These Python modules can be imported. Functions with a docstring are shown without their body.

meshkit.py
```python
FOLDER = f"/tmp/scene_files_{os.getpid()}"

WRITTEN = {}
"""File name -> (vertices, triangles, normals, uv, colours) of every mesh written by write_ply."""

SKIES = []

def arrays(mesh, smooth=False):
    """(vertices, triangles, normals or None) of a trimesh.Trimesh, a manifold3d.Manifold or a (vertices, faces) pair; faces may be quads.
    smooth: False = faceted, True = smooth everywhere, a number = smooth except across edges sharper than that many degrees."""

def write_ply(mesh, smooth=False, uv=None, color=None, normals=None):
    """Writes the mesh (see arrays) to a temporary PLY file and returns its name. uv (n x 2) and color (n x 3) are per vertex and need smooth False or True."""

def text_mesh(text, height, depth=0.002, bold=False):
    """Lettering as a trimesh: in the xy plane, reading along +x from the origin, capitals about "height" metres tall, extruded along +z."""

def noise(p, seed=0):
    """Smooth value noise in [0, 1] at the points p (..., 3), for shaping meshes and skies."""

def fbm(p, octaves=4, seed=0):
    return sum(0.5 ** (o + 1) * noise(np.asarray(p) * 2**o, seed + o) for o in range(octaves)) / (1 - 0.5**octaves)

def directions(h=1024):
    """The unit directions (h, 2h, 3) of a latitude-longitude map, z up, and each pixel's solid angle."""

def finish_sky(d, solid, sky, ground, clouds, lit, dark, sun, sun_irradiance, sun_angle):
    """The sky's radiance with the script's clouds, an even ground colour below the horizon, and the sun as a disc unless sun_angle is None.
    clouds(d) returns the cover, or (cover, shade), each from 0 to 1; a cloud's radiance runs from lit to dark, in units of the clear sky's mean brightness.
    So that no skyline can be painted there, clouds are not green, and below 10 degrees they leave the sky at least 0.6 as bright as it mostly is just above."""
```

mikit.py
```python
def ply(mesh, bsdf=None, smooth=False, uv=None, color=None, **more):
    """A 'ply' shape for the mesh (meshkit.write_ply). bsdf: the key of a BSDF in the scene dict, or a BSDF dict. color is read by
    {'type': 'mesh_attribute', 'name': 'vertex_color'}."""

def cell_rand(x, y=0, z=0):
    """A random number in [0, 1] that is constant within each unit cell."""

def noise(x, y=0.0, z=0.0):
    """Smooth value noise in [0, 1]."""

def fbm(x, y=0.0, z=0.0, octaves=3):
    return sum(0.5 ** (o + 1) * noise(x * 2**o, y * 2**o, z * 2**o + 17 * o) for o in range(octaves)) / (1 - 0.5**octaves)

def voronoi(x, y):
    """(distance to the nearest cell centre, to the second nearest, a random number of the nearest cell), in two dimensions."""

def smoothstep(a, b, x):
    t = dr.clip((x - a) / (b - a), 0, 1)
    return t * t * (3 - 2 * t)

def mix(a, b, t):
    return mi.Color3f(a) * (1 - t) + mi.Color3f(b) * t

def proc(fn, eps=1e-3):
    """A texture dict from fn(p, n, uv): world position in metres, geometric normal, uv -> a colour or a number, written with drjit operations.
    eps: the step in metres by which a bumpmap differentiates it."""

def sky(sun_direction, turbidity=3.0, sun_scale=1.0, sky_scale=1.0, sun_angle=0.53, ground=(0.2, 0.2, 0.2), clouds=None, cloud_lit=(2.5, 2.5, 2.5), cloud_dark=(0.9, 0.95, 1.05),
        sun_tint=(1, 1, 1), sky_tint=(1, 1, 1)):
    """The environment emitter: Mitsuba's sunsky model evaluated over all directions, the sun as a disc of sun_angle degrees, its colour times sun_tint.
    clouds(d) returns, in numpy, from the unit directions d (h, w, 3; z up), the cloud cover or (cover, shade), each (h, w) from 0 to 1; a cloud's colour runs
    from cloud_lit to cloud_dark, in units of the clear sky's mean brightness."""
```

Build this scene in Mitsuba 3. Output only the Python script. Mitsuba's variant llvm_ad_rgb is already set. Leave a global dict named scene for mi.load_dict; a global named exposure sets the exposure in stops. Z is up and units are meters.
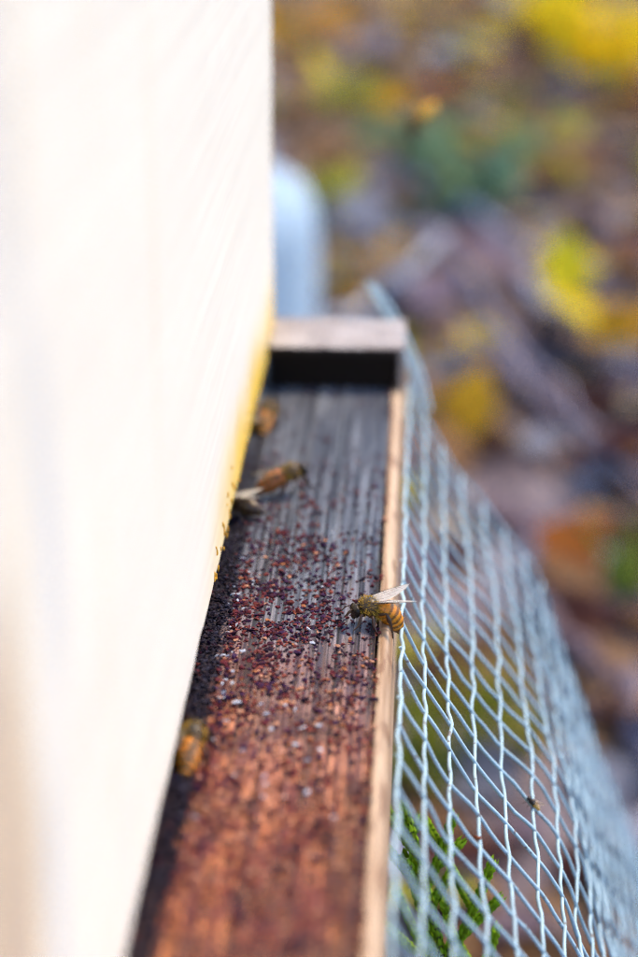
import math
import numpy as np
import trimesh
import manifold3d as m3
import mitsuba as mi
import mikit
import meshkit
import drjit as dr
from mikit import proc, noise, fbm, smoothstep, mix

T = mi.ScalarTransform4f
MM = 0.001

# ------------------------------------------------------------------ camera, sky, exposure
CAM = np.array([0.0, 0.0, 0.173])
FWD = np.array([-0.0503, 0.9188, -0.3916])
scene = {
    "camera": {
        "type": "thinlens",
        "fov": 2 * math.degrees(math.atan(319 / 1900)), "fov_axis": "x",
        "to_world": T().look_at(origin=CAM.tolist(), target=(CAM + FWD).tolist(), up=[0, 0, 1]),
        "aperture_radius": 0.0049, "focus_distance": 0.374,
        "near_clip": 0.01, "far_clip": 200.0,
    },
    "sky": mikit.sky((0.46, 0.34, 0.72), turbidity=3, sun_scale=0.36, sun_angle=9, sky_scale=1.0, sun_tint=(1.0, 0.93, 0.82)),
}
exposure = 3.06
labels = {}


# ------------------------------------------------------------------ helpers
def numbered(key):
    if key not in USED:
        USED[key] = 0
        return key
    USED[key] += 1
    return f"{key}_{USED[key]:03d}"


USED = {}


def thing(name, label, cat, group=None, kind=None):
    key = numbered(name)
    labels[key] = {"label": label}
    if cat:
        labels[key]["category"] = cat
    if group:
        labels[key]["group"] = group
    if kind:
        labels[key]["kind"] = kind
    return key


def part(parent, name, shape, to_world=None, label=None, kind=None):
    key = numbered(parent + "__" + name)
    scene[key] = dict(shape) if to_world is None else {**shape, "to_world": to_world}
    if label or kind:
        labels[key] = {}
        if label:
            labels[key]["label"] = label
        if kind:
            labels[key]["kind"] = kind
    return key


def one(name, shape, label, cat, group=None, kind=None, to_world=None):
    key = thing(name, label, cat, group, kind)
    scene[key] = dict(shape) if to_world is None else {**shape, "to_world": to_world}
    return key


def box(x0, x1, y0, y1, z0, z1, ch=0.8):
    """A box in millimetres with chamfered edges, in metres."""
    pts = []
    for x, sx in ((x0, 1), (x1, -1)):
        for y, sy in ((y0, 1), (y1, -1)):
            for z, sz in ((z0, 1), (z1, -1)):
                pts += [(x + sx * ch, y + sy * ch, z), (x + sx * ch, y, z + sz * ch), (x, y + sy * ch, z + sz * ch)]
    h = trimesh.convex.convex_hull(np.array(pts) * MM)
    return h


def tube(P, r, sides=6, caps=True):
    """A tube along the polyline P (n,3); r a number or an array."""
    P = np.asarray(P, float)
    n = len(P)
    r = np.broadcast_to(np.asarray(r, float), (n,))
    t = np.gradient(P, axis=0)
    t /= np.linalg.norm(t, axis=1, keepdims=True) + 1e-12
    a = np.cross(t[0], [0.31, 0.2, 0.93] if abs(t[0][2]) < 0.9 else [1, 0, 0])
    A = np.empty_like(P)
    for i in range(n):
        a = a - t[i] * (a @ t[i])
        a /= np.linalg.norm(a)
        A[i] = a
    B = np.cross(t, A)
    w = np.linspace(0, 2 * np.pi, sides, endpoint=False)
    V = (P[:, None] + r[:, None, None] * (np.cos(w)[None, :, None] * A[:, None] + np.sin(w)[None, :, None] * B[:, None])).reshape(-1, 3)
    i, j = np.meshgrid(np.arange(n - 1), np.arange(sides), indexing="ij")
    a0, a1 = i * sides + j, i * sides + (j + 1) % sides
    F = np.concatenate([np.stack([a0, a1, a1 + sides], -1).reshape(-1, 3), np.stack([a0, a1 + sides, a0 + sides], -1).reshape(-1, 3)])
    if caps:
        c = len(V)
        V = np.vstack([V, P[0], P[-1]])
        jj = np.arange(sides)
        F = np.vstack([F, np.stack([np.full(sides, c), (jj + 1) % sides, jj], -1), np.stack([np.full(sides, c + 1), (n - 1) * sides + jj, (n - 1) * sides + (jj + 1) % sides], -1)])
    return trimesh.Trimesh(V, F, process=False)


def grid(nu, nv):
    i, j = np.meshgrid(np.arange(nu - 1), np.arange(nv - 1), indexing="ij")
    a = i * nv + j
    return np.concatenate([np.stack([a, a + nv, a + nv + 1], -1).reshape(-1, 3), np.stack([a, a + nv + 1, a + 1], -1).reshape(-1, 3)])


def lerp_curve(xs, ys, x):
    from scipy.interpolate import PchipInterpolator
    return PchipInterpolator(xs, ys)(x)


# ------------------------------------------------------------------ materials
def board_tex(p, n, uv):
    x, y = p.x * 1000, p.y * 1000
    g = fbm(x * 1.9, y * 0.035, 3.0)
    fine = noise(x * 5.5, y * 0.12, 9.0)
    grey = mix((0.044, 0.052, 0.080), (0.165, 0.190, 0.245), smoothstep(0.3, 0.72, g))
    tan = mix((0.085, 0.022, 0.022), (0.45, 0.160, 0.055), smoothstep(0.25, 0.72, g))
    # resin stain of the boards' middle and near end, an uneven edge
    st = smoothstep(372.0, 255.0, y + 60 * (fbm(x * 0.09, y * 0.03, 5.0) - 0.5))
    c = mix(grey, tan, st)
    blot = smoothstep(0.52, 0.72, fbm(x * 0.22, y * 0.13, 21.0))
    c = mix(c, mi.Color3f(0.10, 0.016, 0.018), blot * st * 0.85)
    c = c * (0.62 + 0.62 * fine)
    line = smoothstep(0.60, 0.74, noise(x * 2.6 + 0.5 * noise(y * 0.05, x * 0.1, 3.0), y * 0.012, 51.0))
    c = c * (1.0 - 0.72 * line)
    patch = fbm(x * 0.13, y * 0.075, 61.0)
    c = c * (0.55 + 1.05 * smoothstep(0.40, 0.62, patch) * st + 0.45 * (1.0 - st))
    # soft shadow along the entrance slot painted in, mixed with trodden debris stain
    shadow_stain = smoothstep(-35.4, -37.8, x + 2.6 * (fbm(x * 0.5, y * 0.16, 41.0) - 0.5)) * smoothstep(470.0, 400.0, y)
    return mix(c, mi.Color3f(0.013, 0.011, 0.020), shadow_stain * 0.93)


def wall_tex(p, n, uv):
    x, y, z = p.x * 1000, p.y * 1000, p.z * 1000
    c = mi.Color3f(0.81, 0.775, 0.69)
    streak = fbm(z * 0.55, y * 0.012, 2.0)
    c = c * (0.93 + 0.12 * streak)
    # yellow traffic stain along the entrance, stronger at the far end
    low = smoothstep(34.0, 8.0, z + 14 * (fbm(y * 0.08, z * 0.05, 1.0) - 0.5)) * smoothstep(300.0, 400.0, y)
    c = mix(c, mi.Color3f(0.80, 0.52, 0.05), low * 1.0)
    # old grey and tan runs on the near end of the board
    run = smoothstep(0.55, 0.8, fbm(y * 0.06, z * 0.012, 7.0)) * smoothstep(260.0, 150.0, y)
    c = mix(c, mi.Color3f(0.46, 0.50, 0.57), run * 0.8)
    tan = smoothstep(171.0, 160.0, y + 8 * (noise(y * 0.1, z * 0.05, 9.0) - 0.5)) * smoothstep(112.0, 84.0, z + 10 * noise(y * 0.1, z * 0.07, 5.0))
    c = mix(c, mi.Color3f(0.48, 0.33, 0.20), tan * 0.7)
    warm = smoothstep(0.6, 0.78, fbm(y * 0.09, z * 0.014, 14.0)) * smoothstep(330.0, 170.0, y)
    c = mix(c, mi.Color3f(0.72, 0.58, 0.36), warm * 0.55)
    return c


def wall_bump(p, n, uv):
    y, z = p.y * 1000, p.z * 1000
    return 0.6 * noise(z * 1.25, y * 0.02, 3.0) + 0.4 * fbm(z * 0.5, y * 0.05, 8.0)


def pale_wood(p, n, uv):
    x, y, z = p.x * 1000, p.y * 1000, p.z * 1000
    g = fbm((x + z) * 1.6, y * 0.03 + (x - z) * 0.02, 11.0)
    c = mix((0.31, 0.19, 0.115), (0.55, 0.405, 0.285), smoothstep(0.25, 0.75, g))
    spot = smoothstep(0.6, 0.75, fbm(x * 0.5, y * 0.16, 31.0))
    return mix(c, mi.Color3f(0.2, 0.1, 0.06), spot * 0.6)


def ground_tex(p, n, uv):
    x, y = p.x, p.y
    a = fbm(x * 9, y * 9, 1.0)
    b = noise(x * 38, y * 38, 4.0)
    d = fbm(x * 70, y * 25, 8.0)
    c = mix((0.08, 0.06, 0.07), (0.32, 0.27, 0.29), smoothstep(0.25, 0.75, 0.5 * a + 0.5 * d))
    c = mix(c, mi.Color3f(0.26, 0.15, 0.06), smoothstep(0.62, 0.8, b) * 0.7)
    return mix(c, mi.Color3f(0.07, 0.10, 0.04), smoothstep(0.58, 0.72, fbm(x * 4, y * 4, 20.0)) * 0.6)


VC = {"type": "mesh_attribute", "name": "vertex_color"}
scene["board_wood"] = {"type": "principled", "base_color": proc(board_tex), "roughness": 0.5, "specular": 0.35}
scene["wall_paint"] = {"type": "bumpmap", "arbitrary": proc(wall_bump, 2e-4), "scale": 0.00013,
                       "nested": {"type": "principled", "base_color": proc(wall_tex), "roughness": 0.5, "specular": 0.4}}
scene["strip_wood"] = {"type": "principled", "base_color": proc(pale_wood), "roughness": 0.6, "specular": 0.3}
scene["shaded_wood"] = {"type": "principled", "base_color": {"type": "rgb", "value": [0.012, 0.009, 0.008]}, "roughness": 0.9, "specular": 0.1}  # near-black colour standing in for the shade inside the end block
scene["grey_wood"] = {"type": "principled", "base_color": {"type": "rgb", "value": [0.30, 0.27, 0.25]}, "roughness": 0.8, "specular": 0.2}
def zinc_tex(p, n, uv):
    x, y, z = p.x * 1000, p.y * 1000, p.z * 1000
    c = mi.Color3f(0.42, 0.60, 0.71) * (0.78 + 0.42 * fbm(x * 0.35, y * 0.35, z * 0.35, 2))
    return mix(c, mi.Color3f(0.20, 0.15, 0.12), smoothstep(0.80, 0.92, noise(x * 0.9, y * 0.9, z * 0.9)) * 0.8)


scene["zinc"] = {"type": "principled", "base_color": proc(zinc_tex), "metallic": 0.15, "roughness": 0.5, "specular": 0.45}
scene["ground_mat"] = {"type": "diffuse", "reflectance": proc(ground_tex)}
scene["matte_coloured"] = {"type": "twosided", "nested": {"type": "principled", "base_color": VC, "roughness": 0.7, "specular": 0.15}}
scene["leaf_coloured"] = {"type": "principledthin", "base_color": VC, "roughness": 0.55, "diff_trans": 0.7, "spec_trans": 0.0}
scene["bee_coloured"] = {"type": "principled", "base_color": VC, "roughness": 0.42, "specular": 0.5, "sheen": 0.3}
scene["bee_hair"] = {"type": "twosided", "nested": {"type": "diffuse", "reflectance": VC}}
scene["bee_leg"] = {"type": "principled", "base_color": {"type": "rgb", "value": [0.055, 0.024, 0.012]}, "roughness": 0.4, "specular": 0.5}
scene["bee_eye"] = {"type": "principled", "base_color": {"type": "rgb", "value": [0.010, 0.007, 0.006]}, "roughness": 0.35, "specular": 0.3}
scene["bee_wing"] = {"type": "principledthin", "base_color": {"type": "rgb", "value": [0.95, 0.94, 0.92]}, "roughness": 0.25, "spec_trans": 0.25, "diff_trans": 0.9, "eta": 1.35}
scene["bee_wing_clear"] = {"type": "principledthin", "base_color": {"type": "rgb", "value": [0.93, 0.88, 0.78]}, "roughness": 0.2, "spec_trans": 0.9, "diff_trans": 1.0, "eta": 1.25}
scene["jug_plastic"] = {"type": "principled", "base_color": {"type": "rgb", "value": [0.40, 0.54, 0.68]}, "roughness": 0.85, "specular": 0.15}
scene["twig_bark"] = {"type": "principled", "base_color": VC, "roughness": 0.85, "specular": 0.2}


def coloured(mesh, col, bsdf, smooth=True, jitter=0.0, rng=None):
    col = np.broadcast_to(np.asarray(col, float), (len(mesh.vertices), 3))
    if jitter:
        col = col * (1 + jitter * (meshkit.noise(np.array(mesh.vertices) * 300) - 0.5)[:, None] * 2)
    return mikit.ply(mesh, bsdf, smooth=smooth, color=np.clip(col, 0, 1))


# ------------------------------------------------------------------ setting: ground
def axis(lo, hi, fine_lo, fine_hi, step, coarse):
    return np.unique(np.concatenate([np.geomspace(1, abs(lo - fine_lo) + 1, coarse)[::-1] * -1 + 1 + fine_lo, np.arange(fine_lo, fine_hi, step), np.geomspace(1, hi - fine_hi + 1, coarse) - 1 + fine_hi]))


gx, gy = axis(-60, 60, -1.2, 1.2, 0.03, 22), axis(-60, 60, -0.4, 4.6, 0.03, 22)
GX, GY = np.meshgrid(gx, gy, indexing="ij")


def ground_z(x, y):
    q = np.stack([np.asarray(x, float), np.asarray(y, float), np.zeros_like(np.asarray(x, float))], -1)
    return -0.352 + 0.05 * (meshkit.fbm(q * 2.2, 3, 5) - 0.5) + 0.018 * (meshkit.noise(q * 16, 9) - 0.5)


gv = np.stack([GX, GY, ground_z(GX, GY)], -1).reshape(-1, 3)
one("ground", mikit.ply((gv, grid(len(gx), len(gy))), "ground_mat", smooth=True), "brown soil covered in autumn leaf litter", None, kind="structure")
del labels["ground"]["label"]

# ------------------------------------------------------------------ the beehive
hive = thing("beehive", "white painted wooden beehive with a debris strewn landing board", "beehive")
WX = -39.0

# front wall: painted board, edges worn uneven, bottom edge 6 mm above the landing board
ny_, nz_ = 150, 90
ys, zs = np.linspace(30, 494, ny_), np.linspace(6.0, 243, nz_)
zs = 6.0 + (zs - 6.0) * (zs - 6) / 237 * 0.6 + (zs - 6) * 0.4
YY, ZZ = np.meshgrid(ys, zs, indexing="ij")
q = np.stack([YY * 0.11, ZZ * 0.05, 0 * YY], -1)
dent = 0.5 * (meshkit.fbm(q, 4, 3) - 0.5)
edge_far = np.clip((YY - 490.5) / 3.5, 0, 1)
edge_low = np.clip((8.0 - ZZ) / 2.0, 0, 1)
chip = np.maximum(0, meshkit.noise(np.stack([ZZ * 0.09, ZZ * 0 + 4.5, 0 * ZZ], -1), 8) - 0.62) * 5
FX = WX + dent - 1.2 * edge_far ** 2 - 0.9 * edge_low ** 2
FY = YY - edge_far * chip
FZ = ZZ + edge_low * 1.2 * (meshkit.noise(np.stack([YY * 0.16, YY * 0, YY * 0 + 2], -1), 4) - 0.4) * (edge_low > 0.9)
fv = np.stack([FX, FY, FZ], -1).reshape(-1, 3)
back = fv.copy()
back[:, 0] = WX - 20
nf = len(fv)
F = grid(ny_, nz_)
idx = np.arange(nf).reshape(ny_, nz_)
ring = np.concatenate([idx[:, 0], idx[-1, 1:], idx[-2::-1, -1], idx[0, -2:0:-1]])
side = []
for a, b in zip(ring, np.roll(ring, -1)):
    side += [(a, a + nf, b), (b, a + nf, b + nf)]
wall = trimesh.Trimesh(np.vstack([fv, back]) * MM, np.vstack([F, F[:, ::-1] + nf, np.array(side)]), process=False)
trimesh.repair.fix_normals(wall)
front = part(hive, "front_wall", mikit.ply(wall, "wall_paint", smooth=40), label="white front wall stained yellow along the entrance slot")
part(hive, "side_wall", mikit.ply(box(-440, WX - 20.5, 472, 494, 0.2, 243), "wall_paint"))
part(hive, "side_wall", mikit.ply(box(-440, WX - 20.5, 30, 52, 0.2, 243), "wall_paint"))
part(hive, "back_wall", mikit.ply(box(-460, -440.5, 30, 494, 0.2, 243), "wall_paint"))
part(hive, "lid", mikit.ply(box(-470, WX + 4, 22, 502, 243.5, 268), "grey_wood"))
for x in (-62, -430):
    for y in (70, 450):
        part(hive, "leg", mikit.ply(box(x - 28, x + 28, y - 28, y + 28, -372, -20.5, 2), "grey_wood"))

# landing board: ridged weathered grain as real relief
bx = np.concatenate([np.linspace(-470, -60, 8), np.linspace(-50, -6.9, 260)])
by = np.linspace(30, 505, 170)
BX, BY = np.meshgrid(bx, by, indexing="ij")
rid = meshkit.noise(np.stack([BX * 1.25 + 0.4 * meshkit.noise(np.stack([BY * 0.02, BX * 0.02, 0 * BX], -1)), BY * 0.006, 0 * BX], -1), 3)
rid2 = meshkit.noise(np.stack([BX * 2.7, BY * 0.012, 0 * BX + 3], -1), 6)
BZ = -0.55 * np.clip(0.52 - rid, 0, 1) - 0.25 * np.clip(0.45 - rid2, 0, 1) + 0.25 * (meshkit.fbm(np.stack([BX * 0.1, BY * 0.05, 0 * BX], -1), 3) - 0.5)
BZ = np.where(BX < -55, -0.3, BZ)
bv = np.stack([BX, BY, BZ], -1).reshape(-1, 3)
bb = bv.copy()
bb[:, 2] = -20
nb = len(bv)
Fb = grid(len(bx), len(by))
ib = np.arange(nb).reshape(len(bx), len(by))
rb = np.concatenate([ib[:, 0], ib[-1, 1:], ib[-2::-1, -1], ib[0, -2:0:-1]])
side = []
for a, b in zip(rb, np.roll(rb, -1)):
    side += [(a, a + nb, b), (b, a + nb, b + nb)]
bm = trimesh.Trimesh(np.vstack([bv, bb]) * MM, np.vstack([Fb, Fb[:, ::-1] + nb, np.array(side)]), process=False)
trimesh.repair.fix_normals(bm)
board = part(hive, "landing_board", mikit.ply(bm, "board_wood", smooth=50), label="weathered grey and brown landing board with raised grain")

# pale strip along the board's outer edge
ny = 160
prof = np.array([(-6.7, -22), (-6.7, -0.9), (-6.35, -0.35), (-5.4, -0.25), (-4.6, -0.6), (-3.9, -1.7), (-3.45, -3.6), (-3.25, -7), (-3.2, -22)])
sy = np.linspace(32, 503, ny)
SV = np.zeros((ny, len(prof), 3))
SV[:, :, 0] = prof[None, :, 0]
SV[:, :, 2] = prof[None, :, 1]
SV[:, :, 1] = sy[:, None]
wob = meshkit.noise(np.stack([SV[..., 1] * 0.07, SV[..., 0] * 0.5, SV[..., 2] * 0.3], -1), 2) - 0.5
SV[:, 1:, 0] += 0.45 * wob[:, 1:]
SV[:, 1:-1, 2] += 0.45 * wob[:, 1:-1]
caps = [(0, i, i + 1) for i in range(1, len(prof) - 1)]
o = (ny - 1) * len(prof)
SV2 = SV.reshape(-1, 3) * MM
wrap = [t for i in range(ny - 1) for t in ((i * len(prof) + len(prof) - 1, (i + 1) * len(prof) + len(prof) - 1, i * len(prof)), (i * len(prof), (i + 1) * len(prof) + len(prof) - 1, (i + 1) * len(prof)))]
sm = trimesh.Trimesh(SV2, np.vstack([grid(ny, len(prof)), wrap, caps, [(o, o + b, o + a) for _, a, b in caps]]), process=False)
trimesh.repair.fix_normals(sm)
if sm.volume < 0:
    sm.invert()
part(hive, "edge_strip", mikit.ply(sm, "strip_wood", smooth=60), label="pale raw wood strip along the outer edge of the landing board")

# end block across the far end of the board: pale top, hollow front with its shade painted black
cub = m3.Manifold.cube
outer = cub((35.4, 24.0, 11.2)).translate((-38.7, 466.0, 0.15))
hollow = cub((32.0, 13.0, 9.8)).translate((-37.6, 465.0, -0.5))
blk = (outer - hollow).to_mesh()
bk = trimesh.Trimesh(np.array(blk.vert_properties[:, :3]) * MM, np.array(blk.tri_verts))
eb = part(hive, "end_block", mikit.ply(bk, "end_wood"), label="short wooden block across the far end, pale top and hollow front darkened as painted shade")
part(eb, "shade_panel", mikit.ply(box(-37.4, -5.8, 467.2, 469.6, 0.3, 9.1, 0.3), "shaded_wood"))  # dark sheet added in the hollow, where there is only shade


def block_tex(p, n, uv):
    x, y, z = p.x * 1000, p.y * 1000, p.z * 1000
    g = fbm(x * 0.12, y * 1.3, 4.0)
    top = mix((0.24, 0.20, 0.19), (0.55, 0.52, 0.53), smoothstep(0.3, 0.7, g))
    front_shade = smoothstep(11.25, 11.0, z + 0.5 * (noise(x * 0.9, y * 0.5, 2.0) - 0.5)) * smoothstep(-4.3, -5.0, x)  # backlit front darkened in the colour, as shade below the pale top
    return mix(top, mi.Color3f(0.014, 0.009, 0.008), front_shade)


scene["end_wood"] = {"type": "principled", "base_color": proc(block_tex), "roughness": 0.6, "specular": 0.3}

# ------------------------------------------------------------------ amber resin specks on the wall's lower edge (sub-parts of the wall)
rng = np.random.default_rng(11)
specks = []
for k in range(34):
    y = rng.uniform(325, 430)
    z = 6.6 + abs(rng.normal(0, 5.0))
    s = trimesh.creation.icosphere(1, 1.0)
    sc = np.array([0.22, rng.uniform(0.15, 0.3), rng.uniform(0.25, 0.8)])
    s.vertices = s.vertices * sc * (0.8 + 0.4 * rng.random((len(s.vertices), 1))) + [WX + 0.12, y, z]
    specks.append(s)
sp = trimesh.util.concatenate(specks)
sp.vertices *= MM
part(front, "resin_speck", coloured(sp, (0.80, 0.42, 0.05), "matte_coloured"), label="amber resin specks on the lower edge of the white wall", kind="stuff")

# ------------------------------------------------------------------ debris on the board
DARK = [(0.016, 0.006, 0.020), (0.044, 0.009, 0.026), (0.105, 0.014, 0.024), (0.038, 0.011, 0.052), (0.13, 0.028, 0.026)]


def crumb(rng, flat=0.6):
    s = trimesh.creation.icosahedron()
    s.vertices = s.vertices * (0.30 + 1.0 * rng.random((12, 1))) * [1.15, rng.uniform(0.4, 1.0), flat * rng.uniform(0.5, 1.0)]
    return s


rng = np.random.default_rng(5)
variants = [coloured(trimesh.Trimesh(c.vertices * MM, c.faces), DARK[i % 5], "matte_coloured", smooth=False) for i, c in enumerate(crumb(rng, rng.uniform(0.45, 0.75)) for _ in range(20))]


def density(x, y):
    d = np.exp(-((y - 295) / 62.0) ** 2) * (0.35 + 0.65 * np.clip((-8 - x) / 20, 0, 1))
    d += 0.75 * np.exp(-((y - 345) / 28.0) ** 2) * np.clip((-12 - x) / 16, 0.05, 1)
    d += 0.10 * (y < 420) + 0.03 + 0.40 * (y < 270)
    d *= np.clip(2.4 * (meshkit.fbm(np.stack([x * 0.19, y * 0.11, 0 * x], -1), 3, 2) - 0.14), 0.12, 1.4)
    d += 1.0 * np.exp(-((x + 38.0) / 1.5) ** 2) * (y < 385)
    return d


def scatter(n, rng, y0=150, y1=466, boost=None):
    out = np.empty((0, 2))
    while len(out) < n:
        x, y = rng.uniform(-44, -6.2, 4000), rng.uniform(y0, y1, 4000)
        keep = rng.random(4000) < density(x, y) / 1.6
        out = np.vstack([out, np.stack([x, y], -1)[keep]])
    return out[:n]


pts = scatter(300, rng, 205, 440)
for k, (x, y) in enumerate(pts):
    s = rng.uniform(0.58, 1.0)
    M = T().translate([x * MM, y * MM, (0.1 + 0.35 * s) * MM]).rotate([0, 0, 1], float(rng.uniform(0, 360))).rotate([1, 0, 0], float(rng.normal(0, 25))).scale(float(s))
    v_ = int(rng.integers(20))
    tone = ("blackish", "dark brown", "reddish brown", "dark purple", "rusty brown")[v_ % 5]
    row = "nearest the camera" if y < 262 else "beside the near bee" if y < 308 else "left of the sharp bee" if y < 356 else "below the standing bee" if y < 385 else "beyond the standing bee"
    colm = "by the entrance slot" if x < -31 else "along the outer edge" if x > -15 else "mid board"
    one("debris_crumb", variants[v_], f"{tone} debris crumb {colm}, {row}", "debris crumb", f"{tone} crumbs {colm} {row}", to_world=M)
pts = scatter(15000, rng)
V, Fc, C = [], [], []
base = [crumb(rng) for _ in range(40)]
warm = np.array([(0.34, 0.13, 0.06), (0.24, 0.06, 0.045), (0.46, 0.23, 0.15)])
for k, (x, y) in enumerate(pts):
    c = base[int(rng.integers(40))]
    s = 0.16 + (0.55 if y > 250 else 0.42) * rng.random() ** 1.7
    a = rng.uniform(0, 2 * np.pi)
    R = np.array([[math.cos(a), -math.sin(a), 0], [math.sin(a), math.cos(a), 0], [0, 0, 1]])
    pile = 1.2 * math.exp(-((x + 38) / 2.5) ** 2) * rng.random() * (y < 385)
    V.append(c.vertices @ R.T * s + [x, y, 0.3 * s + pile])
    Fc.append(c.faces + 12 * k)
    col = np.array(DARK[int(rng.integers(5))])
    if rng.random() < np.clip((345 - y) / 150, 0.06, 0.6):
        col = warm[int(rng.integers(3))]
    if x < -36.0:  # crumbs beside the slot darkened to carry its painted shadow
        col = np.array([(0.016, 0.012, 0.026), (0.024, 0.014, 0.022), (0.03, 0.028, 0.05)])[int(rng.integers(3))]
    C.append(np.repeat(col[None], 12, 0))
deb = trimesh.Trimesh(np.vstack(V) * MM, np.vstack(Fc), process=False)
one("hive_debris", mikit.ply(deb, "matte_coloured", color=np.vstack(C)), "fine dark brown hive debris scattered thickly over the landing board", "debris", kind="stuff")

wax = [coloured(trimesh.Trimesh(c.vertices * MM, c.faces), (0.44, 0.48, 0.58), "matte_coloured", smooth=False) for c in (crumb(rng, 0.3) for _ in range(5))]
n = 0
while n < 60:
    x, y = (rng.uniform(-38, -12), rng.normal(300, 32)) if n < 34 else (rng.normal(-34.6, 1.2), rng.uniform(285, 360))
    if 215 < y < 375:
        s = rng.uniform(0.35, 0.85) * (1 if n < 34 else 0.7)
        M = T().translate([x * MM, y * MM, 0.75 * MM]).rotate([0, 0, 1], float(rng.uniform(0, 360))).rotate([1, 0, 0], float(rng.normal(0, 25))).scale(float(s))
        one("wax_flake", wax[n % 5], "small bluish white wax flake among the dark debris", "wax flake", "white wax flakes on the landing board", to_world=M)
        n += 1

# ------------------------------------------------------------------ wire mesh hanging from the board's edge
net = thing("wire_mesh", "light grey galvanised square wire mesh sloping down from the board edge", "wire mesh")
CELL = 9.9
pp = np.array([(-1.9, -2.0), (2.6, -10.9), (7.6, -19.6), (13.4, -28.0), (19.6, -35.8), (26.0, -43.6), (31.8, -52.2), (36.6, -62), (41.2, -75), (47.5, -93.5), (54.3, -113), (67.3, -148), (80, -184), (92, -222)])
ss = np.concatenate([[0], np.cumsum(np.linalg.norm(np.diff(pp, axis=0), axis=1))])


def sheet(s, y, off=0.0):
    """A point of the mesh: s mm down its slope, y mm along it, off mm above it."""
    s, y = np.broadcast_arrays(np.asarray(s, float), np.asarray(y, float))
    X, Z = lerp_curve(ss, pp[:, 0], s), lerp_curve(ss, pp[:, 1], s)
    dx, dz = lerp_curve(ss, pp[:, 0], s + 0.5) - X, lerp_curve(ss, pp[:, 1], s + 0.5) - Z
    L = np.hypot(dx, dz)
    nx, nz = -dz / L, dx / L
    q = np.stack([s * 0.028, y * 0.022, 0 * s], -1)
    off = off + 0.5 * (meshkit.noise(np.stack([s * 0.23, y * 0.19, 0 * s + 5], -1), 12) - 0.5)
    w = off + (meshkit.fbm(q, 3, 7) - 0.5) * 4.0 * np.clip(s / 25, 0.08, 1)
    yy = y + (meshkit.fbm(q * 2 + 9, 2, 3) - 0.5) * 2.4
    return np.stack([X + nx * w, yy, Z + nz * w], -1)


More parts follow.
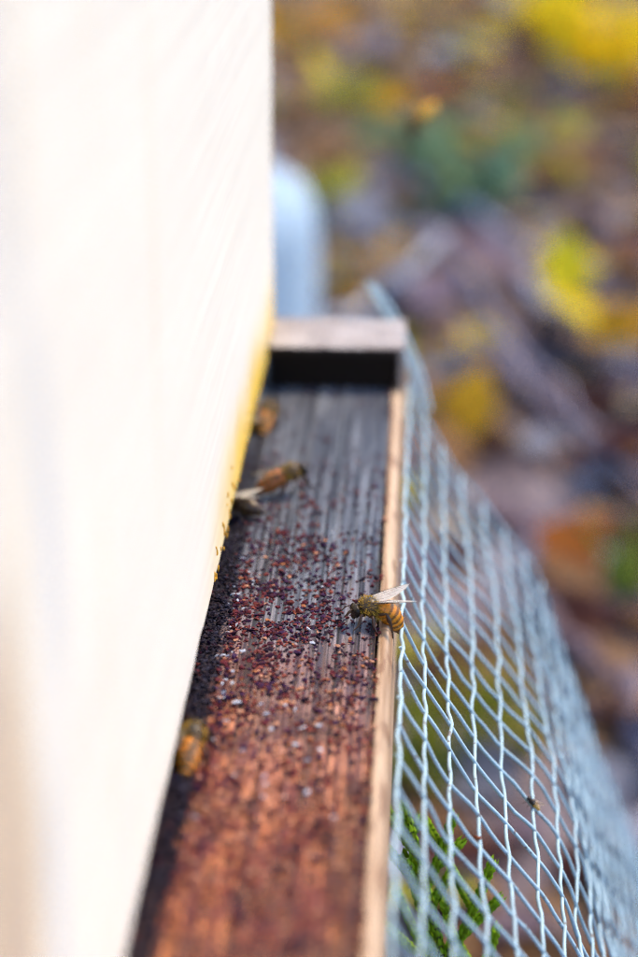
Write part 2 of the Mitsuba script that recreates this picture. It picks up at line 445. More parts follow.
NA, NC = 23, 44
Y0 = 50.0
rw = 0.40
for k in range(NA):
    t = np.linspace(0, NC - 1, (NC - 1) * 4 + 1)
    s = np.full_like(t, k * CELL)
    zig = (0.10 + 0.14 * meshkit.noise(np.stack([t * 0.7, t * 0 + k * 3.1, t * 0], -1))) * np.cos(np.pi * (t + k))
    P = sheet(s + 0.10 * np.sin(2 * np.pi * t + k), Y0 + t * CELL, zig)
    P[:, 0] += 0.10 * np.sin(2 * np.pi * t + 1.0)
    part(net, "wire", mikit.ply(tube(P * MM, rw * MM, 7), "zinc", smooth=60))
for j in range(NC):
    t = np.linspace(-0.06, NA - 1 + 0.1, (NA - 1) * 4 + 3)
    zig = -0.14 * np.cos(np.pi * (t + j))
    P = sheet(np.maximum(t, -0.06) * CELL, Y0 + j * CELL + 0.09 * np.sin(2 * np.pi * t + j), zig)
    part(net, "wire", mikit.ply(tube(P * MM, rw * MM, 7), "zinc", smooth=60))
# loose ends at the far corner, bent up over the end block
for dx, dy in ((0, 0), (1.6, 1.5), (-1.5, 3.0)):
    P = np.array([(2.2 + dx, 476 + dy, -10), (0.2 + dx, 481 + dy, -3), (-3.4 + dx, 486 + dy, 4.5), (-7.4 + dx, 490 + dy, 11.5), (-10.5 + dx, 492 + dy, 15.8), (-13.4 + dx * 0.6, 494 + dy, 19.6)])
    tt = np.linspace(0, 5, 24)
    P = np.stack([lerp_curve(np.arange(6), P[:, i], tt) for i in range(3)], -1)
    part(net, "loose_end", mikit.ply(tube(P * MM, 0.5 * MM, 7), "zinc", smooth=60))

# ------------------------------------------------------------------ honey bees
def ball(c, r, n=40):
    s = m3.Manifold.sphere(1.0, n)
    return s.scale(tuple(np.broadcast_to(r, 3).astype(float))).translate(tuple(float(v) for v in c))


def bee_body(droop, amber, band):
    th = math.radians(droop)
    root = np.array([-1.5, 0, 3.2])

    def bend(p):
        d = np.array(p, float) - root
        t = min(1.0, max(0.0, -d[0] / 7.0))
        a = th * (0.4 + 0.6 * t)
        return root + [d[0] * math.cos(a) - d[2] * math.sin(a) * 0, d[1], d[2] + d[0] * math.sin(a)]

    chain = [((-1.5, 0, 3.15), 0.7), ((-2.4, 0, 3.2), 1.6), ((-3.5, 0, 3.2), 2.05), ((-5.0, 0, 3.0), 2.15), ((-6.5, 0, 2.75), 1.85), ((-7.9, 0, 2.45), 1.25), ((-8.9, 0, 2.2), 0.6), ((-9.4, 0, 2.1), 0.18)]
    pts = [(bend(c), r) for c, r in chain]
    B = m3.Manifold.batch_boolean([m3.Manifold.batch_hull([ball(a, ra, 28), ball(b, rb_, 28)]) for (a, ra), (b, rb_) in zip(pts, pts[1:])], m3.OpType.Add)
    B = B + ball((0.1, 0, 3.4), (2.1, 1.95, 1.95)) + ball((-1.4, 0, 3.25), 0.95) + ball((1.9, 0, 3.0), 0.75) + ball((2.85, 0, 2.75), (0.85, 1.65, 1.35)) + ball((3.15, 0, 1.9), (0.55, 0.75, 0.8))
    B = B.refine_to_length(0.24).to_mesh()
    m = trimesh.Trimesh(np.array(B.vert_properties[:, :3]), np.array(B.tri_verts))
    m = trimesh.smoothing.filter_taubin(m, iterations=8)
    v = np.array(m.vertices)
    cp = np.array([p for p, _ in pts])
    # arc length of the abdomen's axis
    al = np.concatenate([[0], np.cumsum(np.linalg.norm(np.diff(cp, axis=0), axis=1))])
    fine = np.linspace(0, al[-1], 200)
    ax = np.stack([np.interp(fine, al, cp[:, i]) for i in range(3)], -1)
    dd = ((v[:, None] - ax[None]) ** 2).sum(-1)
    t = fine[dd.argmin(1)]
    amb = np.array(amber)
    darkc = np.array((0.03, 0.014, 0.008))
    segs = (t - 1.0) / 1.35
    fr = segs - np.floor(segs)
    dk = np.clip((fr - (0.62 - 0.05 * np.floor(segs))) / 0.12, 0, 1) * (t > 0.9)
    dk = np.maximum(dk * band, np.clip((t - 6.8) / 0.8, 0, 1))
    col = amb * (1 - dk[:, None]) + darkc * dk[:, None]
    pale = np.clip(1 - np.abs(fr - 0.04) / 0.07, 0, 1) * (t > 1.1) * (t < 6.5)
    col = col * (1 - 0.5 * pale[:, None]) + np.array((0.55, 0.42, 0.2)) * 0.5 * pale[:, None]
    tx = np.array((0.05, 0.03, 0.012))
    bald = np.clip((v[:, 2] - 4.75) / 0.3, 0, 1) * np.clip(1.3 - np.hypot(v[:, 0], v[:, 1]), 0, 1)
    tcol = tx * (1 - bald[:, None]) + 0.03 * bald[:, None]
    is_t = np.clip((v[:, 0] + 1.75) / 0.3, 0, 1)[:, None]
    col = col * (1 - is_t) + tcol * is_t
    is_h = np.clip((v[:, 0] - 1.9) / 0.25, 0, 1)[:, None]
    col = col * (1 - is_h) + np.array((0.018, 0.011, 0.008)) * is_h
    return m, col


def bee_hairs(m, seed, n=1500):
    r = np.random.default_rng(seed)
    v, nn = np.array(m.vertices), np.array(m.vertex_normals)
    x = v[:, 0]
    wgt = np.where(x > 1.95, 0.5, np.where(x > -2.3, 1.6, np.where(x > -6.8, 0.45, 0.12)))
    wgt *= np.where((x > -1.5) & (nn[:, 2] < -0.5), 0.2, 1.0)
    pick = r.choice(len(v), n, p=wgt / wgt.sum())
    V, C = [], []
    for k in pick:
        p, d = v[k], nn[k]
        on_t, on_h = -2.3 < p[0] < 1.95, p[0] >= 1.95
        L = r.uniform(0.5, 1.1) if on_t else r.uniform(0.15, 0.35) if on_h else r.uniform(0.25, 0.5)
        if on_t and d[2] > 0.8:
            L *= 0.55
        lay = np.array([-0.45, 0, 0.05]) if on_t or on_h else np.array([-1.3, 0, 0.0])
        q = d + lay + 0.3 * r.normal(size=3)
        tip = p + L * q / np.linalg.norm(q)
        w = np.cross(d, r.normal(size=3))
        w *= (0.055 if on_t else 0.035) / np.linalg.norm(w)
        V += [p - w, p + w, tip]
        cc = np.array((0.95, 0.60, 0.10)) * r.uniform(0.2, 1.15) * (0.25 if on_h else 1.0)
        C += [cc * 0.8, cc * 0.8, cc]
    V = np.array(V)
    return trimesh.Trimesh(V * MM, np.arange(len(V)).reshape(-1, 3), process=False), np.clip(np.array(C), 0, 1)


def wing_mesh(L, W, root, back, out, up, s):
    """A wing: back = degrees it is swept from straight sideways towards the tail, up = degrees raised, s = side."""
    u = np.linspace(0, 1, 12)
    lead = 0.10 * np.sin(np.pi * u)
    wid = W * (np.sin(np.pi * np.clip(u, 0, 1) ** 0.75) ** 0.7 * 0.85 + 0.15 * np.sin(np.pi * u)) + 0.02
    rows = np.linspace(0, 1, 5)
    a, e = math.radians(back), math.radians(up)
    d = np.array([-math.sin(a) * math.cos(e), s * math.cos(a) * math.cos(e), math.sin(e)])
    tr = np.array([-math.cos(a), -s * math.sin(a), 0.0])
    tr = tr * math.cos(math.radians(out)) + np.array([0, 0, -1]) * math.sin(math.radians(out))
    nn = np.cross(d, tr)
    V = []
    for ui, wi, li in zip(u, wid, lead):
        for rr in rows:
            V.append(root + d * L * ui + tr * (rr * wi - li * L * 0.4) + nn * (0.08 * math.sin(7 * rr + 4 * ui) + 0.25 * ui * ui))
    V = np.array(V)
    G = V.reshape(12, 5, 3)
    veins = [tube(G[:, 0] * MM, np.linspace(0.09, 0.03, 12) * MM, 5), tube(G[:10, 1] * MM, 0.035 * MM, 4), tube(G[:9, 2] * MM, 0.03 * MM, 4), tube(G[:8, 3] * MM, 0.03 * MM, 4)]
    for a_, b_, c_ in ((4, 0, 1), (6, 1, 2), (7, 0, 1), (5, 2, 3), (8, 1, 2)):
        veins.append(tube(np.stack([G[a_, b_], (G[a_, b_] + G[a_ + 1, c_]) / 2, G[a_ + 1, c_]]) * MM, 0.028 * MM, 4))
    return trimesh.Trimesh(V * MM, grid(12, 5), process=False), trimesh.util.concatenate(veins)


LEGS = {  # knee, ankle, foot for the left side (y > 0), hip on the thorax
    "front": [(1.2, 0.8, 2.1), (2.4, 2.0, 2.6), (3.3, 2.6, 0.9), (3.9, 3.0, 0.05)],
    "middle": [(0.2, 1.0, 1.8), (0.4, 3.0, 2.6), (0.2, 4.0, 1.0), (-0.2, 4.8, 0.05)],
    "hind": [(-0.9, 0.9, 1.9), (-2.6, 2.7, 2.9), (-4.0, 3.3, 1.0), (-5.6, 3.9, 0.05)],
}


def bee(label, pos, heading, pitch=0.0, roll=0.0, droop=8, amber=(0.42, 0.17, 0.025), wings=(72, 66), up=(14, 10), seed=1, scale=1.0, legs=None, group="honey bees on the hive", hair=1500, band=1.0, wing="bee_wing"):
    key = thing("honey_bee", label, "bee", group)
    M = T().translate([v * MM for v in pos]).rotate([0, 0, 1], heading).rotate([0, 1, 0], -pitch).rotate([1, 0, 0], roll).scale(scale)
    m, col = bee_body(droop, amber, band)
    hm, hc = bee_hairs(m, seed, hair)
    m.vertices = np.array(m.vertices) * MM
    part(key, "body", mikit.ply(m, "bee_coloured", smooth=True, color=col), M)
    part(key, "hair", mikit.ply(hm, "bee_hair", color=hc), M)
    r = np.random.default_rng(seed)
    for s in (1, -1):
        e = trimesh.creation.icosphere(2, 1.0)
        e.vertices = (e.vertices * [0.55, 0.5, 0.95] + [2.95, 1.28 * s, 2.95]) * MM
        part(key, "eye", mikit.ply(e, "bee_eye", smooth=True), M)
        A = np.array([(3.5, 0.35 * s, 2.9), (4.1, 0.9 * s, 3.6), (4.6, 1.2 * s, 3.2), (5.2, 1.5 * s, 2.3)])
        part(key, "antenna", mikit.ply(tube(A * MM, 0.11 * MM, 6), "bee_leg", smooth=60), M)
        for nm, J in LEGS.items():
            J = np.array((legs or {}).get((nm, s), J)) * [1, s, 1] + r.normal(0, 0.15, (4, 3)) * [[0], [1], [1], [0.6]]
            t = np.linspace(0, 3, 13)
            P = np.stack([np.interp(t, range(4), J[:, i]) for i in range(3)], -1)
            rad = np.interp(t, [0, 0.6, 1, 1.5, 2, 2.2, 3], [0.3, 0.36, 0.22, 0.5 if nm == "hind" else 0.3, 0.26, 0.2, 0.1])
            part(key, "leg", mikit.ply(tube(P * MM, rad * MM, 7), "bee_leg", smooth=60), M)
        for (L, W, rt, db) in ((9.0, 2.9, (0.1, 1.35 * s, 4.75), 0), (6.4, 2.0, (-0.8, 1.4 * s, 4.45), 5)):
            back = wings[0 if s > 0 else 1] + db
            w, v = wing_mesh(L, W, np.array(rt), back, 12, up[0 if s > 0 else 1], s)
            wk = part(key, "wing", mikit.ply(w, wing, smooth=True), M)
            part(wk, "vein", mikit.ply(v, "bee_leg", smooth=60), M)
    return key


bee("bee in sharp focus on the board edge, abdomen hanging over the wire mesh", (-8.6, 333.5, 0.35), 203, pitch=4, droop=42, amber=(0.72, 0.25, 0.01), wings=(58, 96), up=(10, 18), seed=3, hair=1700, band=0.75,
    legs={("hind", 1): [(-0.9, 0.9, 1.9), (-2.6, 2.7, 2.6), (-3.6, 3.1, 0.2), (-4.3, 3.2, -2.6)], ("hind", -1): [(-0.9, 0.9, 1.9), (-2.6, 2.5, 2.6), (-4.0, 2.7, 0.6), (-4.6, 2.8, -1.6)]})
bee("bee standing high on its legs in the middle of the board, head to the right", (-27.2, 397.0, 2.2), 22, pitch=17, droop=0, amber=(0.46, 0.115, 0.008), wings=(84, 84), up=(6, 6), seed=4, hair=1100, wing="bee_wing_clear", scale=1.0, band=1.0,
    legs={("front", s_): [(1.2, 0.8, 2.1), (2.6, 2.0, 1.6), (3.0, 2.6, -1.2), (3.4, 3.0, -3.0)] for s_ in (1, -1)})
bee("dark bee half inside the entrance slot below the standing bee, one pale wing showing", (-41.5, 383.5, 0.3), 172, pitch=0, droop=6, amber=(0.05, 0.02, 0.01), wings=(84, 82), up=(8, 14), seed=5, scale=0.92)
bee("yellow bee against the wall near the far end of the board", (-36.6, 441, 0.5), 80, pitch=18, droop=2, amber=(0.74, 0.26, 0.005), wings=(84, 88), up=(6, 6), seed=6, wing="bee_wing_clear", band=1.0)
bee("yellowish bee against the white wall nearest the camera, blurred", (-37.2, 284, 0.4), 84, pitch=14, droop=4, amber=(0.74, 0.24, 0.005), wings=(60, 88), up=(6, 6), seed=7, wing="bee_wing_clear", band=1.0)
bee("bee hovering in the air above the leaf litter beyond the hive", (0, 640, 29), 205, pitch=-50, droop=5, amber=(1.0, 0.50, 0.04), wings=(10, 12), up=(35, 30), seed=8, wing="bee_wing_clear", group=None, scale=1.15, band=0.0)

# small insect and a crumb on the mesh
fly = thing("fly", "tiny dark insect with an amber abdomen clinging to the wire mesh", "fly")
FM = T().translate([25.6 * MM, 336 * MM, -41.5 * MM]).rotate([0, 0, 1], 150).rotate([0, 1, 0], -35).scale(1.0)
fb = (ball((0, 0, 0), (0.75, 0.65, 0.65), 20) + ball((0.95, 0, -0.05), (0.45, 0.6, 0.5), 20) + m3.Manifold.batch_hull([ball((-0.8, 0, 0), 0.6, 20), ball((-2.0, 0, -0.25), 0.3, 16)])).refine_to_length(0.2).to_mesh()
fmesh = trimesh.Trimesh(np.array(fb.vert_properties[:, :3]), np.array(fb.tri_verts))
fcol = np.where(np.array(fmesh.vertices)[:, :1] < -0.75, [[0.55, 0.30, 0.04]], [[0.025, 0.015, 0.012]])
fmesh.vertices = np.array(fmesh.vertices) * MM
part(fly, "body", mikit.ply(fmesh, "bee_coloured", smooth=True, color=fcol), FM)
for s in (1, -1):
    w, v = wing_mesh(2.6, 0.95, np.array((0, 0.45 * s, 0.5)), 68, 10, 12, s)
    part(fly, "wing", mikit.ply(w, "bee_wing_clear", smooth=True), FM)
    for hx, fx in ((0.4, 1.2), (0, 0), (-0.4, -1.2)):
        part(fly, "leg", mikit.ply(tube(np.array([(hx, 0.4 * s, -0.3), ((hx + fx) / 2, 1.1 * s, -0.1), (fx, 1.5 * s, -1.0)]) * MM, 0.07 * MM, 5), "bee_leg"), FM)
one("wood_crumb", coloured(trimesh.Trimesh(crumb(rng, 0.9).vertices * MM, trimesh.creation.icosahedron().faces), (0.22, 0.06, 0.02), "matte_coloured", smooth=False),
    "reddish brown crumb caught on a wire of the mesh", "crumb", to_world=T().translate([12.9 * MM, 300 * MM, -26.6 * MM]).scale(0.85))

# ------------------------------------------------------------------ green conifer sprig behind the mesh
sprig = thing("conifer_sprig", "bright green conifer sprig growing up behind the wire mesh", "sprig")
rng = np.random.default_rng(21)
mainp = np.array([(30, 340, -345), (26, 334, -230), (19, 326, -145), (12.5, 320, -96), (6.5, 317, -61), (-0.5, 315, -31)])
tt = np.linspace(0, 5, 40)
MP = np.stack([lerp_curve(np.arange(6), mainp[:, i], tt) for i in range(3)], -1)
part(sprig, "stem", coloured(tube(MP * MM, np.linspace(1.1, 0.5, 40) * MM, 6), (0.10, 0.13, 0.03), "twig_bark"))


def frond(P, n, parent):
    """Overlapping scale leaves round a twig."""
    P = np.asarray(P, float)
    t = np.linspace(0, len(P) - 1, n)
    Q = np.stack([np.interp(t, range(len(P)), P[:, i]) for i in range(3)], -1)
    d = np.gradient(Q, axis=0)
    d /= np.linalg.norm(d, axis=1, keepdims=True)
    V, F, C = [], [], []
    K = 1.15
    for i in range(n):
        for a in range(3):
            ang = a * 2.094 + i * 1.05
            u = np.cross(d[i], [0.3, 0.8, 0.2])
            u /= np.linalg.norm(u)
            w = np.cross(d[i], u)
            o_ = math.cos(ang) * u + math.sin(ang) * w
            si = np.cross(d[i], o_)
            b = Q[i] + 0.3 * o_
            k = len(V)
            V += [b + K * q for q in (-0.55 * si, 0.55 * si, 1.25 * d[i] + 0.50 * o_ + 0.40 * si, 2.2 * d[i] + 0.42 * o_, 1.25 * d[i] + 0.50 * o_ - 0.40 * si, 0.9 * d[i] + 0.75 * o_)]
            F += [(k, k + 1, k + 5), (k + 1, k + 2, k + 5), (k + 2, k + 3, k + 5), (k + 3, k + 4, k + 5), (k + 4, k, k + 5)]
            g = np.array((0.30, 0.50, 0.03)) * rng.uniform(0.55, 1.35) + np.array((0.05, 0.05, 0)) * rng.random()
            C += [g * 0.9] * 3 + [g * 1.2] + [g * 0.9] * 2
    part(parent, "frond", mikit.ply(trimesh.Trimesh(np.array(V) * MM, np.array(F), process=False), "leaf_coloured", color=np.clip(np.array(C), 0, 1)))


frond(MP[20:], 70, sprig)
for k_, (ox, oy, a_, b_) in enumerate(((2.6, 1.0, 12, 34), (-2.2, -1.0, 16, 37), (1.2, -2.0, 10, 30), (4.6, 0.5, 8, 29), (-1.0, 2.2, 18, 39), (3.4, -1.6, 14, 32))):
    Q_ = MP[a_:b_] + np.array([ox, oy, 0]) * np.sin(np.linspace(0.2, 1.5, b_ - a_))[:, None]
    frond(Q_, int(2.6 * (b_ - a_)), sprig)
for i, (ln, dx, dz) in enumerate(((26, -0.35, 0.93), (24, 0.12, 0.98), (28, 0.22, 0.96), (22, -0.5, 0.8), (24, 0.35, 0.92), (20, -0.3, 0.92), (15, 0.30, 0.9), (13, -0.5, 0.8))):
    b = MP[20 + i * 2 + i // 3]
    k = np.linspace(0, 1, 6)[:, None]
    frond(b + k * ln * np.array([dx, rng.uniform(-0.3, 0.3), dz]) + k ** 2 * ln * 0.18 * np.array([0, 0, 1]), int(ln * 1.5), sprig)
    for q_ in (0.35, 0.65):
        sgn = 1 if q_ < 0.5 else -1
        frond(b + q_ * ln * np.array([dx, 0, dz]) + np.linspace(0, 1, 4)[:, None] * ln * 0.42 * np.array([dx * 0.4 + 0.55 * sgn, 0.2, dz * 0.8]), int(ln * 0.75), sprig)

# ------------------------------------------------------------------ pale container behind the hive
jug = thing("plastic_container", "pale bluish white rounded container standing behind the hive", "container")
pr = np.array([(0, 0), (100, 0), (106, 5), (108, 20), (108, 215), (106, 238), (98, 258), (82, 270), (45, 277), (42, 279), (42, 290), (0, 290)]) * MM
lt = trimesh.creation.revolve(pr, sections=64)
JM = T().translate([-0.180, 1.30, -0.352]).scale([1, 1, 0.74])
part(jug, "body", mikit.ply(lt, "jug_plastic", smooth=40), JM)
cp = trimesh.creation.revolve(np.array([(0, 291), (46, 291), (47, 294), (47, 308), (44, 311), (0, 311)]) * MM, sections=48)
part(jug, "cap", mikit.ply(cp, "grey_wood", smooth=40), JM)
hd = tube(np.array([(-60, 0, 272), (-70, 0, 300), (-40, 0, 325), (40, 0, 325), (70, 0, 300), (60, 0, 272)]) * MM, 5 * MM, 8)
part(jug, "handle", mikit.ply(hd, "jug_plastic", smooth=60), JM)


# ------------------------------------------------------------------ leaf litter
def leaf(rng, L=1.0, W=0.55, curl=0.3):
    """An ovate leaf of unit length lying in the xy plane, folded along its rib and curled."""
    u = np.linspace(0, 1, 9)
    w = W * 0.5 * np.sin(np.pi * u ** 0.8) ** 0.85
    V = []
    b, tw = rng.uniform(-curl, curl) * 1.4, rng.uniform(-0.5, 0.5)
    for ui, wi in zip(u, w):
        for r in (-1, -0.5, 0, 0.5, 1):
            wob = 1 + 0.12 * rng.normal() if abs(r) == 1 else 1
            V.append((ui - 0.5, r * wi * wob, b * (ui - 0.5) ** 2 + 0.28 * abs(r) * wi + tw * r * wi * (ui - 0.5) + 0.015 * rng.normal()))
    return trimesh.Trimesh(np.array(V), grid(9, 5), process=False)


COL = {
    "brown": (0.26, 0.15, 0.08), "dark brown": (0.09, 0.04, 0.035), "tan": (0.52, 0.39, 0.25), "grey": (0.35, 0.37, 0.46),
    "mauve": (0.26, 0.20, 0.25), "rust": (0.36, 0.12, 0.03), "orange": (0.75, 0.40, 0.03), "yellow": (0.92, 0.70, 0.03), "olive": (0.44, 0.42, 0.06), "green": (0.21, 0.31, 0.17),
}
rng = np.random.default_rng(31)
LEAF = {}
for cname, cc in COL.items():
    LEAF[cname] = []
    for v in range(5):
        lm = leaf(rng, W=rng.uniform(0.45, 0.75))
        rib = np.clip(1 - np.abs(np.array(lm.vertices)[:, 1:2]) * 8, 0, 1)
        c_ = np.array(cc) * (0.75 + 0.5 * meshkit.noise(np.array(lm.vertices) * 6 + v)[:, None]) * (1 + 0.2 * rib)
        LEAF[cname].append(mikit.ply(lm, "leaf_coloured", smooth=True, color=np.clip(c_, 0, 1)))


def put_leaf(cname, x, y, size, dz=0.012, rz=None, tilt=None, label=None, group=None, v=None):
    rz = float(rng.uniform(0, 360)) if rz is None else rz
    tx, ty = (float(rng.normal(0, 16)), float(rng.normal(0, 16))) if tilt is None else tilt
    z = float(ground_z(np.array(x), np.array(y))) + dz
    M = T().translate([float(x), float(y), z]).rotate([0, 0, 1], rz).rotate([0, 1, 0], ty).rotate([1, 0, 0], tx).scale(float(size))
    row = "seen through the lower mesh" if y < 1.0 else "beside the middle of the mesh" if y < 1.35 else "level with the end block" if y < 1.75 else "level with the pale container" if y < 2.3 else "level with the hovering bee" if y < 2.9 else "at the top edge"
    big = "large" if size > 0.072 else "small" if size < 0.058 else "middling"
    colm = "nearer the hive" if x < 0.025 * y else "farther from the hive"
    if cname in ("green", "olive", "yellow", "orange", "rust"):
        big, colm = "", "on the ground"
    where = f"{colm}, {row}"
    lab = label or f"{big} {cname} fallen leaf {where}".strip()
    one("fallen_leaf", LEAF[cname][int(rng.integers(5)) if v is None else v], lab, "leaf", group or (None if label else f"{big} {cname} leaves {where}".strip()), to_world=M)


names = ["brown", "dark brown", "tan", "grey", "mauve", "rust", "orange", "yellow", "olive"]
wts = np.array([0.22, 0.14, 0.18, 0.15, 0.12, 0.06, 0.03, 0.03, 0.07])
FARW = np.array([0.26, 0.08, 0.36, 0.06, 0.03, 0.06, 0.04, 0.04, 0.07])
NEARW = np.array([0.30, 0.30, 0.06, 0.07, 0.17, 0.04, 0.0, 0.0, 0.06])
n = 0
while n < 270:
    y = math.sqrt(rng.uniform(0.6 ** 2, 3.7 ** 2))
    x = rng.uniform(-0.075 * y - 0.06, 0.112 * y + 0.05)
    if y < 0.75 and x < 0.0:
        continue
    put_leaf(str(rng.choice(names, p=wts if rng.random() > (y - 1.7) / 1.2 else FARW) if y > 1.4 else rng.choice(names, p=NEARW)), x, y, rng.uniform(0.045, 0.09), dz=rng.uniform(0.008, 0.03))
    n += 1
heroes = [
    ("yellow", 0.124, 1.61, 0.068, 0.03, 84, (34, -66), "bright yellow leaf standing upright in the litter, right of the mesh's far end"),
    ("orange", 0.038, 1.31, 0.075, 0.025, 60, (10, -45), "orange yellow leaf on the ground just beyond the mesh's far edge"),
    ("orange", 0.166, 1.47, 0.07, 0.03, 20, (25, -20), "orange brown leaf at the right edge of the picture, middle height"),
    ("rust", 0.095, 1.09, 0.06, 0.02, 70, (20, -25), "dark rust leaf beside the mesh below the grass tuft"),
    ("orange", 0.098, 1.13, 0.05, 0.02, 30, (-20, -25), "orange leaf behind the dark rust leaf beside the mesh"),
]
for cname, x, y, s, dz, rz, tl, lab in heroes:
    put_leaf(cname, x, y, s, dz, rz, tl, lab)
for k in range(7):
    put_leaf("orange", -0.18 + rng.normal(0, 0.035), 2.93 + rng.normal(0, 0.1), 0.075, 0.03, None, (float(rng.normal(0, 25)), float(rng.normal(-30, 20))), "orange leaf in the heap at the top, beside the white wall's far edge", "orange leaves heaped at the top beside the wall")
# the rest of the litter, past counting
V, Fc, C = [], [], []
k0 = 0
cl = np.array([COL[c] for c in names])
bl = [leaf(rng, W=0.6) for _ in range(8)]
for k in range(5200):
    y = rng.uniform(-0.5, 5.0)
    x = rng.normal(0.05, 0.55)
    s = rng.uniform(0.02, 0.065)
    b = bl[int(rng.integers(8))]
    a, tx = rng.uniform(0, 6.28), rng.normal(0, 0.3)
    R = np.array([[math.cos(a), -math.sin(a), 0], [math.sin(a), math.cos(a), 0], [0, 0, 1]]) @ np.array([[1, 0, 0], [0, math.cos(tx), -math.sin(tx)], [0, math.sin(tx), math.cos(tx)]])
    V.append(np.array(b.vertices) @ R.T * s + [x, y, 0.006])
    Fc.append(b.faces + k0)
    k0 += len(b.vertices)
    C.append(np.repeat((cl[int(rng.choice(9, p=wts if rng.random() > (y - 1.7) / 1.2 else FARW)) if y > 1.4 else int(rng.choice(9, p=NEARW))] * rng.uniform(0.7, 1.2))[None], len(b.vertices), 0))
V = np.vstack(V)
V[:, 2] += ground_z(V[:, 0], V[:, 1])
one("leaf_litter", mikit.ply(trimesh.Trimesh(V, np.vstack(Fc), process=False), "leaf_coloured", smooth=True, color=np.vstack(C)), "brown and grey leaf litter covering the ground", "leaf litter", kind="stuff")


# ------------------------------------------------------------------ low plants, grass tufts, sticks
def low_plant(name, x, y, h, spread, nleaf, cname, size, label, cat):
    key = thing(name, label, cat)
    z0 = float(ground_z(np.array(x), np.array(y)))
    ns = 5
    tips = []
    for k in range(ns):
        a = 2 * np.pi * k / ns + rng.uniform(0, 0.8)
        tip = np.array([x + spread * math.cos(a) * rng.uniform(0.4, 1), y + spread * math.sin(a) * rng.uniform(0.4, 1), z0 + h * rng.uniform(0.65, 1)])
        P = np.array([(x, y, z0 - 0.01), ((x + tip[0]) / 2, (y + tip[1]) / 2, z0 + 0.6 * (tip[2] - z0)), tip])
        part(key, "stem", coloured(tube(P, [0.002, 0.0016, 0.001], 6), (0.16, 0.11, 0.06), "twig_bark"))
        tips.append(P)
    for k in range(nleaf):
        P = tips[k % ns]
        t = rng.uniform(0.35, 1.0)
        q_ = (1 - t) * P[0] + t * P[2] + rng.normal(0, spread * 0.16, 3) * [1, 1, 0.6]
        M = T().translate(q_.tolist()).rotate([0, 0, 1], float(rng.uniform(0, 360))).rotate([0, 1, 0], float(rng.normal(0, 35))).rotate([1, 0, 0], float(rng.normal(0, 35))).scale(float(size * rng.uniform(0.7, 1.2)))
        part(key, "leaf", LEAF[cname][k % 5], M)
    return key


low_plant("low_shrub", 0.236, 2.52, 0.13, 0.085, 44, "yellow", 0.062, "low shrub with bright yellow leaves at the upper right", "shrub")
low_plant("low_shrub", 0.165, 2.95, 0.12, 0.08, 30, "yellow", 0.055, "smaller yellow leaved shrub behind the larger one, at the top edge", "shrub")
low_plant("leafy_plant", -0.085, 2.33, 0.06, 0.045, 14, "olive", 0.05, "small yellow green plant left of the hovering bee", "plant")
low_plant("leafy_plant", 0.110, 2.07, 0.06, 0.06, 14, "olive", 0.05, "small olive plant in the litter right of the hovering bee", "plant")
low_plant("leafy_plant", -0.083, 1.86, 0.05, 0.035, 10, "olive", 0.045, "small olive plant beside the pale container", "plant")
low_plant("leafy_plant", 0.045, 1.88, 0.09, 0.07, 30, "green", 0.055, "dark green plant in the middle of the blurred ground", "plant")
low_plant("leafy_plant", -0.02, 2.1, 0.07, 0.06, 18, "green", 0.05, "green plant behind the container and left of the dark green one", "plant")


def tuft(x, y, h, n, col, label):
    key = thing("grass_tuft", label, "grass")
    z0 = float(ground_z(np.array(x), np.array(y)))
    for k in range(n):
        a, ln = rng.uniform(0, 6.28), h * rng.uniform(0.6, 1)
        o_ = np.array([math.cos(a), math.sin(a), 0])
        t = np.linspace(0, 1, 6)[:, None]
        P = np.array([x, y, z0 - 0.005]) + rng.normal(0, 0.012, 3) * [1, 1, 0] + o_ * ln * 0.65 * t ** 1.7 + np.array([0, 0, 1]) * ln * (t - 0.25 * t ** 2)
        sd = np.cross(o_, [0, 0, 1]) * 0.0028
        wv = np.clip(1 - t ** 2, 0.05, 1)
        V = np.stack([P - sd * wv, P + sd * wv], 1).reshape(-1, 3)
        part(key, "blade", coloured(trimesh.Trimesh(V, grid(6, 2), process=False), np.array(col) * rng.uniform(0.7, 1.3), "leaf_coloured"))


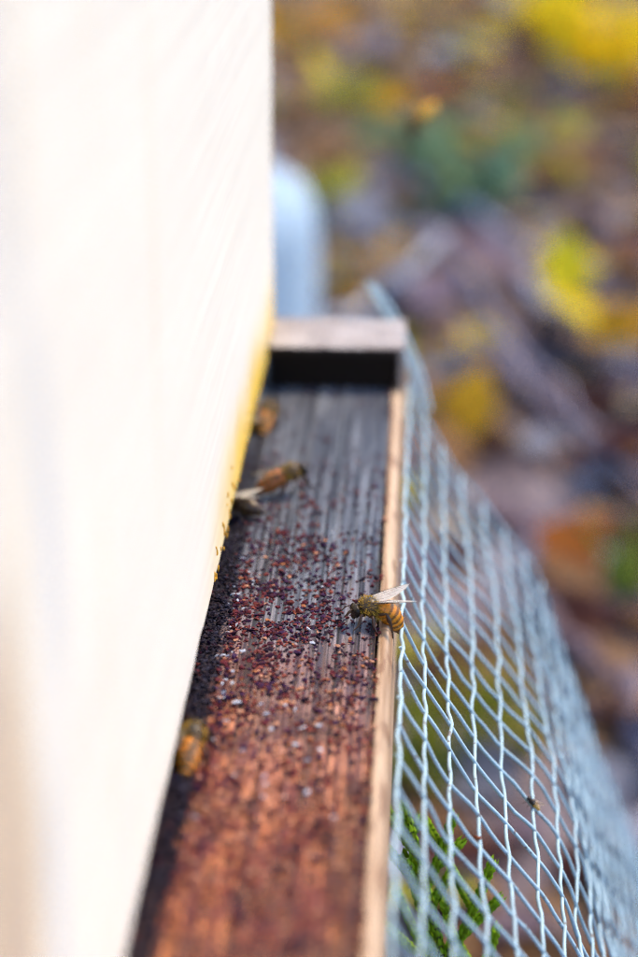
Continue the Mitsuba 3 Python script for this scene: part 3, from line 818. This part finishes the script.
tuft(0.128, 1.06, 0.075, 26, (0.22, 0.30, 0.05), "pale green grass tuft at the right edge beside the mesh")
tuft(0.046, 0.86, 0.07, 22, (0.26, 0.27, 0.03), "yellowish grass tuft seen through the upper wire mesh")
tuft(0.005, 0.83, 0.08, 22, (0.20, 0.22, 0.03), "olive grass tuft seen through the mesh close to the board")
tuft(0.10, 2.35, 0.08, 20, (0.22, 0.26, 0.05), "grass tuft among the leaves in front of the yellow shrub")

sticks = [
    ((0.010, 1.74), (0.150, 1.225), 0.0045, (0.30, 0.27, 0.33), "long pale grey stick lying diagonally from the far end of the mesh to the right"),
    ((-0.03, 1.62), (0.07, 1.40), 0.004, (0.24, 0.19, 0.22), "thin mauve stick parallel to the long pale stick"),
    ((0.06, 1.62), (0.21, 1.30), 0.008, (0.13, 0.09, 0.085), "dark brown stick beyond the long pale stick"),
    ((-0.07, 1.50), (0.03, 1.72), 0.006, (0.48, 0.52, 0.60), "short pale stick behind the end block"),
    ((0.03, 2.2), (0.2, 2.12), 0.009, (0.12, 0.075, 0.05), "brown stick lying across the ground below the yellow shrub"),
    ((0.16, 1.9), (0.24, 1.6), 0.006, (0.27, 0.25, 0.29), "grey stick behind the upright yellow leaf"),
    ((0.07, 1.0), (0.15, 0.8), 0.007, (0.16, 0.11, 0.12), "dark stick beside the lower part of the mesh"),
    ((0.05, 1.50), (0.18, 1.10), 0.004, (0.28, 0.25, 0.30), "slender grey stick below the long pale stick"),
    ((0.09, 1.62), (0.19, 1.36), 0.005, (0.46, 0.47, 0.56), "slender pale stick between the upright yellow leaf and the orange brown leaf"),
    ((0.00, 1.95), (0.10, 1.70), 0.005, (0.44, 0.48, 0.56), "slender pale stick in front of the dark green plant"),
    ((0.12, 0.92), (0.14, 0.72), 0.006, (0.22, 0.19, 0.24), "grey stick at the lower right beyond the mesh"),
]
for a, b, r, col, lab in sticks:
    t = np.linspace(0, 1, 14)[:, None]
    P = np.hstack([np.array(a) * (1 - t) + np.array(b) * t, np.zeros((14, 1))])
    P[:, :2] += 0.006 * rng.normal(size=(14, 2))
    P[:, 2] = ground_z(P[:, 0], P[:, 1]) + r + 0.012
    one("stick", coloured(tube(P, r * np.linspace(1, 0.6, 14), 8), col, "twig_bark", jitter=0.4), lab, "stick")
